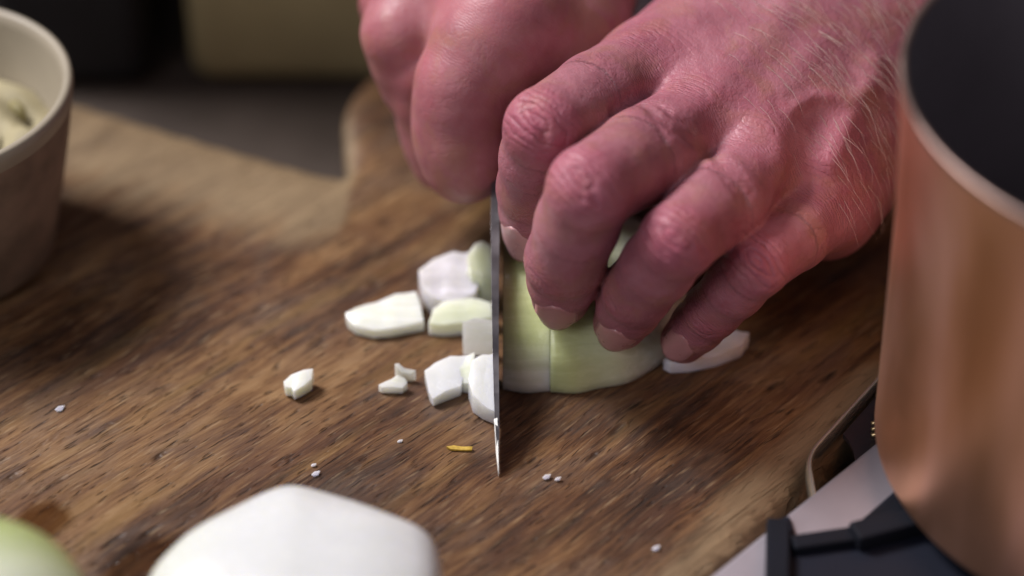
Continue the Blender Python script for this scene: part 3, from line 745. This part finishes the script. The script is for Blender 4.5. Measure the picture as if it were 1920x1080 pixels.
# big white half at the front
def half_white():
    pix = [(268, 1090), (300, 1040), (352, 998), (410, 962), (470, 930), (515, 912), (545, 903), (580, 909), (640, 926), (700, 948), (760, 970), (805, 988), (820, 1012), (824, 1090)]
    h = 20
    up = [at(px, py+30, 13)[:2] for px, py in pix]
    c = np.array([(up[0][0]+up[-1][0])/2, up[0][1]-6]); ring = list(up)
    lowr = [(up[-1][0]-1, up[-1][1]-14), (up[-1][0]-12, up[-1][1]-28), (c[0]+4, up[0][1]-36), (up[0][0]+16, up[0][1]-27), (up[0][0]+3, up[0][1]-12)]
    ring = np.array(ring+[np.array(p) for p in lowr])
    # resample smoothly
    den = []
    for i in range(len(ring)):
        a, b = ring[i], ring[(i+1) % len(ring)]
        for t in np.linspace(0, 1, 5)[:-1]: den.append(a+(b-a)*t)
    den = np.array(den)
    for _ in range(12): den = .5*den+.25*np.roll(den, 1, 0)+.25*np.roll(den, -1, 0)
    n = len(den); c = den.mean(0); den = c+(den-c)*np.array([1.045, 1.0]); V, F, G = [], [], []
    lv = [(.80, 0), (.92, 4), (.985, 9), (1.0, 12), (.985, 15), (.955, 17.2), (.90, 19.2), (.8, 21.0), (.6, 22.8), (.4, 23.8), (.2, 24.4), (.05, 24.6)]
    for k, z in lv:
        for q in den:
            p = c+(q-c)*k; V.append((p[0], p[1], z+.15*math.sin(p[0]*.35)+.12*math.sin(p[1]*.5)))
            G.append(.9*max(0, min(1, (c[0]-10-p[0])/26))*(1 if k > .9 else .6))
    for L in range(len(lv)-1):
        for i in range(n):
            j = (i+1) % n; F.append((L*n+i, L*n+j, (L+1)*n+j, (L+1)*n+i))
    F.append(tuple(range(n))); F.append(tuple((len(lv)-1)*n+i for i in range(n)))
    o = mesh('onion_half', V, F, M_on_white); set_attr(o, 'green', G)
    tag(o, 'big peeled white onion half with a flat top at the front edge of the board', 'onion')
half_white()
def round_onion():
    c = at(-95, 1243, 22); V, F, G = [], [], []
    nu, nv = 48, 28
    ax = unit(np.array([.55, .75, .25]))
    for j in range(nv+1):
        th = math.pi*j/nv
        for i in range(nu):
            ph = 2*math.pi*i/nu
            d = np.array([math.sin(th)*math.cos(ph), math.sin(th)*math.sin(ph), math.cos(th)])
            p = d*np.array([31, 33, 25.])*(1+.006*math.sin(ph*9))
            V.append((c[0]+p[0], c[1]+p[1], max(0.1, 24+p[2]))); G.append(max(0, min(1.15, 1.5*(p@unit(np.array([.1, .95, .25])))/30-.15)))
    for j in range(nv):
        for i in range(nu):
            k = (i+1) % nu; F.append((j*nu+i, j*nu+k, (j+1)*nu+k, (j+1)*nu+i))
    o = mesh('onion', V, F, M_on_g2); set_attr(o, 'green', G)
    tag(o, 'rounded onion, green above and white below, in the near left corner', 'onion')
M_on_g2 = mat_onion('onion_green_white', (.74, .76, .66), (.42, .50, .17), .9, lines=False)
round_onion()

# ------------------------------------------------------------------ saucepan
PZ = 10.0; pc = at(1640, 850, PZ); PR = 62.0; PCX, PCY = pc[0]+PR, pc[1]
pan = empty('saucepan', (PCX, PCY, PZ), 'copper saucepan with a dark lining standing on the hob at right', 'saucepan')
HP = 100.0
prof = [(0.01, 0), (PR-4, 0)]+[(PR-4+4*math.sin(t), 4-4*math.cos(t)) for t in np.linspace(.15, math.pi/2, 10)]+[(PR+.3, 30), (PR+.8, 60), (PR+2.0, 82), (PR+3.6, HP-1.0)]
lathe('copper_body', prof, (PCX, PCY, PZ), M_copper, pan, 128)
lathe('rim', [(PR+3.6, HP-1.0), (PR+3.8, HP-.5), (PR+3.7, HP+.1), (PR+3.3, HP+.4), (PR+2.7, HP+.4), (PR+2.2, HP+.1), (PR+2.0, HP-.6)], (PCX, PCY, PZ), M_rim, pan, 128)
lathe('dark_lining', [(PR+2.0, HP-.6), (PR-1.2, 60), (PR-2.4, 14), (PR-6, 6), (PR-4, 3), (0.01, 3)], (PCX, PCY, PZ), M_lining, pan, 128)

# ------------------------------------------------------------------ hob with pan support, and the chrome rimmed tray
SZ = 4.5
a_, b_ = at(1330, 1080, SZ), at(1645, 826, SZ); dr = unit((b_-a_)[:2]); nr = np.array([dr[1], -dr[0]])
A0 = a_[:2]-dr*120; B0 = b_[:2]+dr*130
hob = empty('gas_hob', (PCX, PCY, TZ), 'satin steel gas hob with black pan support under the copper saucepan', 'gas hob')
st = prism('steel_top', [A0, A0+nr*260, B0+nr*260, B0], TZ+.2, SZ, M_steel, hob); bevel(st, 1.2, 3)
q = [at(1437, 985, SZ)[:2], at(1434, 1180, SZ)[:2], (260, -190), (260, 10), at(1700, 905, SZ)[:2], at(1600, 992, SZ)[:2], at(1492, 1008, SZ)[:2], at(1480, 972, SZ)[:2]]
dt = prism('drip_tray', q, SZ-1, SZ+1.2, M_navy, hob); bevel(dt, .6, 2)
def support(name, pts, wdt, z0, z1):
    for p, r in zip(pts[:-1], pts[1:]):
        p, r = np.array(p), np.array(r); d_ = unit((r-p)[:2]); n_ = np.array([-d_[1], d_[0]])*wdt
        o = prism(name, [p[:2]+n_-d_*wdt*.8, p[:2]-n_-d_*wdt*.8, r[:2]-n_+d_*wdt*.8, r[:2]+n_+d_*wdt*.8], z0, z1, M_iron, hob); bevel(o, .6, 2)
support('support_bar', [at(1459, 990, SZ+3), at(1455, 1180, SZ+3)], 2.6, SZ+1.2, SZ+4.2)
support('support_bar', [at(1500, 1016, SZ+3), at(1600, 1002, SZ+3)], 2.2, SZ+1.2, SZ+3.6)
support('support_bar', [at(1612, 996, SZ+3), at(1700, 930, SZ+3)], 2.2, SZ+1.2, SZ+3.4)
for k in range(5):
    an = R(200+k*72); d2 = np.array([math.cos(an), math.sin(an)])
    c2 = np.array([PCX, PCY])
    i0, i1 = c2+d2*22, c2+d2*(74 if k == 0 else 80)
    n2 = np.array([-d2[1], d2[0]])*3
    o = prism('support_finger', [i0+n2, i0-n2, i1-n2, i1+n2], SZ+1.2, PZ-.05, M_iron, hob); bevel(o, .8, 2)
lathe('burner', [(0.01, 0), (20, 0), (21, 1), (21, 3.5), (18, 4.5), (0.01, 4.5)], (PCX, PCY, SZ+1.2), M_iron, hob, 48)

tray = empty('rimmed_tray', at(1560, 830, 0), 'dark glossy panel in a thin chrome rim, lying between board and hob', 'tray')
cA, cB, cC = at(1652, 703, 5), at(1514, 852, 5), at(1530, 945, 4)
dAB = unit(cB-cA); dCB = unit(cC-cB)
pth = [cA-dAB*60, cA]+[cA+(cB-cA)*t for t in (.3, .6, .85)]
p0, p1, p2 = cB-dAB*5, cB+dAB*.5, cB+dCB*6
for t in np.linspace(0, 1, 8): pth.append((1-t)**2*p0+2*t*(1-t)*p1+t*t*p2)
pth += [cC, cC+dCB*30]
# a flat-sided chrome band, standing on edge
def band(name, pts, th, h, mat, parent):
    V, F = [], []; N = len(pts); pts = [np.array(p, float) for p in pts]
    for i, p in enumerate(pts):
        t = unit((pts[min(i+1, N-1)]-pts[max(i-1, 0)])[:2]); s = np.array([-t[1], t[0]])
        for (u, z) in ((-th, -h), (-th, -.25*h), (-th*.6, 0), (th*.6, 0), (th, -.25*h), (th, -h)):
            V.append((p[0]+s[0]*u, p[1]+s[1]*u, p[2]+z))
    for i in range(N-1):
        for k in range(6): F.append((i*6+k, i*6+(k+1) % 6, (i+1)*6+(k+1) % 6, (i+1)*6+k))
    F += [tuple(range(6)), tuple((N-1)*6+k for k in range(6))]
    o = mesh(name, V, F, mat, parent); bevel(o, .2, 2, 40); return o
band('chrome_rim', pth, .75, 4.6, M_chrome, tray)
inn = unit((at(1640, 860, 1)-at(1540, 800, 1))[:2])
pp = [at(1652, 735, 1)[:2], at(1580, 818, 1)[:2], at(1592, 832, 1)[:2], at(1600, 850, 1)[:2], at(1606, 880, 1)[:2], at(1620, 930, 1)[:2], at(1760, 900, 1)[:2], at(1760, 640, 1)[:2]]
prism('dark_panel', pp, .6, 1.8, M_panel, tray)
for k in range(3):
    c = at(1643, 792+k*11, 3.2)
    tube('brass_rib', [c+np.array([-1.2, -.4, 0]), c+np.array([3, 1.0, 0])], .5, M_brass, tray, 8)

# ------------------------------------------------------------------ bowl at the back left
bz = 0.2; bw = np.array([-151.5, 17.0])
bowl = empty('bowl', (bw[0], bw[1], 0), 'brown ceramic bowl with a thick cream rim, back left corner of the board', 'bowl')
BC = (bw[0], bw[1], 0)
HB = 50
lathe('bowl_outside', [(0.01, .2), (29, .2), (32, 2), (36, 20), (39, 34), (41, HB-5)], BC, M_bowl_out, bowl, 96)
lathe('bowl_lining', [(41, HB-5), (41.6, HB-2), (41.4, HB), (40.4, HB+.6), (39.2, HB), (38.6, HB-3), (37, HB-20), (30, HB-34), (0.01, HB-36)], BC, M_bowl, bowl, 96)
def food():
    V, F, G = [], [], []; n = 40
    for j in range(15):
        r = 36.8*j/14
        for i in range(n):
            a = 2*math.pi*i/n; x, y = r*math.cos(a), r*math.sin(a)
            V.append((bw[0]+x, bw[1]+y, HB-17+3.0*math.sin(x*.23+1)*math.cos(y*.19)+1.6*math.sin(x*.5+y*.4)))
    for j in range(14):
        for i in range(n):
            k = (i+1) % n; F.append((j*n+i, j*n+k, (j+1)*n+k, (j+1)*n+i))
    o = mesh('creamy_filling', V, F, M_food); tag(o, 'pale creamy food filling the brown bowl', 'food')
    for k, (x, y) in enumerate(((12, -8), (18, 2), (24, 14), (6, 6), (15, -16), (-4, -12))):
        z = HB-16.2; an = k*1.1
        d = np.array([math.cos(an), math.sin(an), .1])
        b = np.array([bw[0]+x, bw[1]+y, z])
        tube('herb_piece', [b-d*4, b-d*1.5+np.array([0, 0, .8]), b+d*1.5+np.array([0, 0, .8]), b+d*4], [.5, 1.6, 1.6, .4], M_herb, o, 8)
food()

# ------------------------------------------------------------------ dim things at the far side of the table
def box_thing(name, x0, x1, y0, y1, h, mat, label, cat):
    e = empty(name, ((x0+x1)/2, (y0+y1)/2, TZ), label, cat)
    b = prism('body', [(x0, y0), (x1, y0), (x1, y1), (x0, y1)], TZ+.3, TZ+h, mat, e); bevel(b, 8, 4)
    l = prism('lid', [(x0-4, y0-4), (x1+4, y0-4), (x1+4, y1+4), (x0-4, y1+4)], TZ+h+.2, TZ+h+14, mat, e); bevel(l, 5, 3)
box_thing('storage_box', -100, 12, 142, 250, 170, M_olive, 'blurred olive storage box behind the knife hand', 'box')
box_thing('storage_box', -160, -112, 140, 240, 190, M_black, 'blurred black box at the back, left of the olive box', 'box')

def cloth():
    V, F = [], []; nx, ny = 26, 14
    for j in range(ny):
        for i in range(nx):
            u, v = i/(nx-1), j/(ny-1); x, y = 20+u*70, 143+v*90
            e = min(u, 1-u, v, 1-v)*8
            V.append((x, y, TZ+.6+min(1, e)*(27+3*math.sin(x*.16+v*3)+2*math.sin(y*.13+u*4))))
    for j in range(ny-1):
        for i in range(nx-1): F.append((j*nx+i, j*nx+i+1, (j+1)*nx+i+1, (j+1)*nx+i))
    o = mesh('cuff_stand_in', V, F, M_cloth); tag(o, 'white cloth on the table standing in for the cuff glimpsed between the two hands', 'cloth')  # cloth added in place of the white cuff
    m = o.modifiers.new('thickness', 'SOLIDIFY'); m.thickness = .0006; m.offset = -1
cloth()
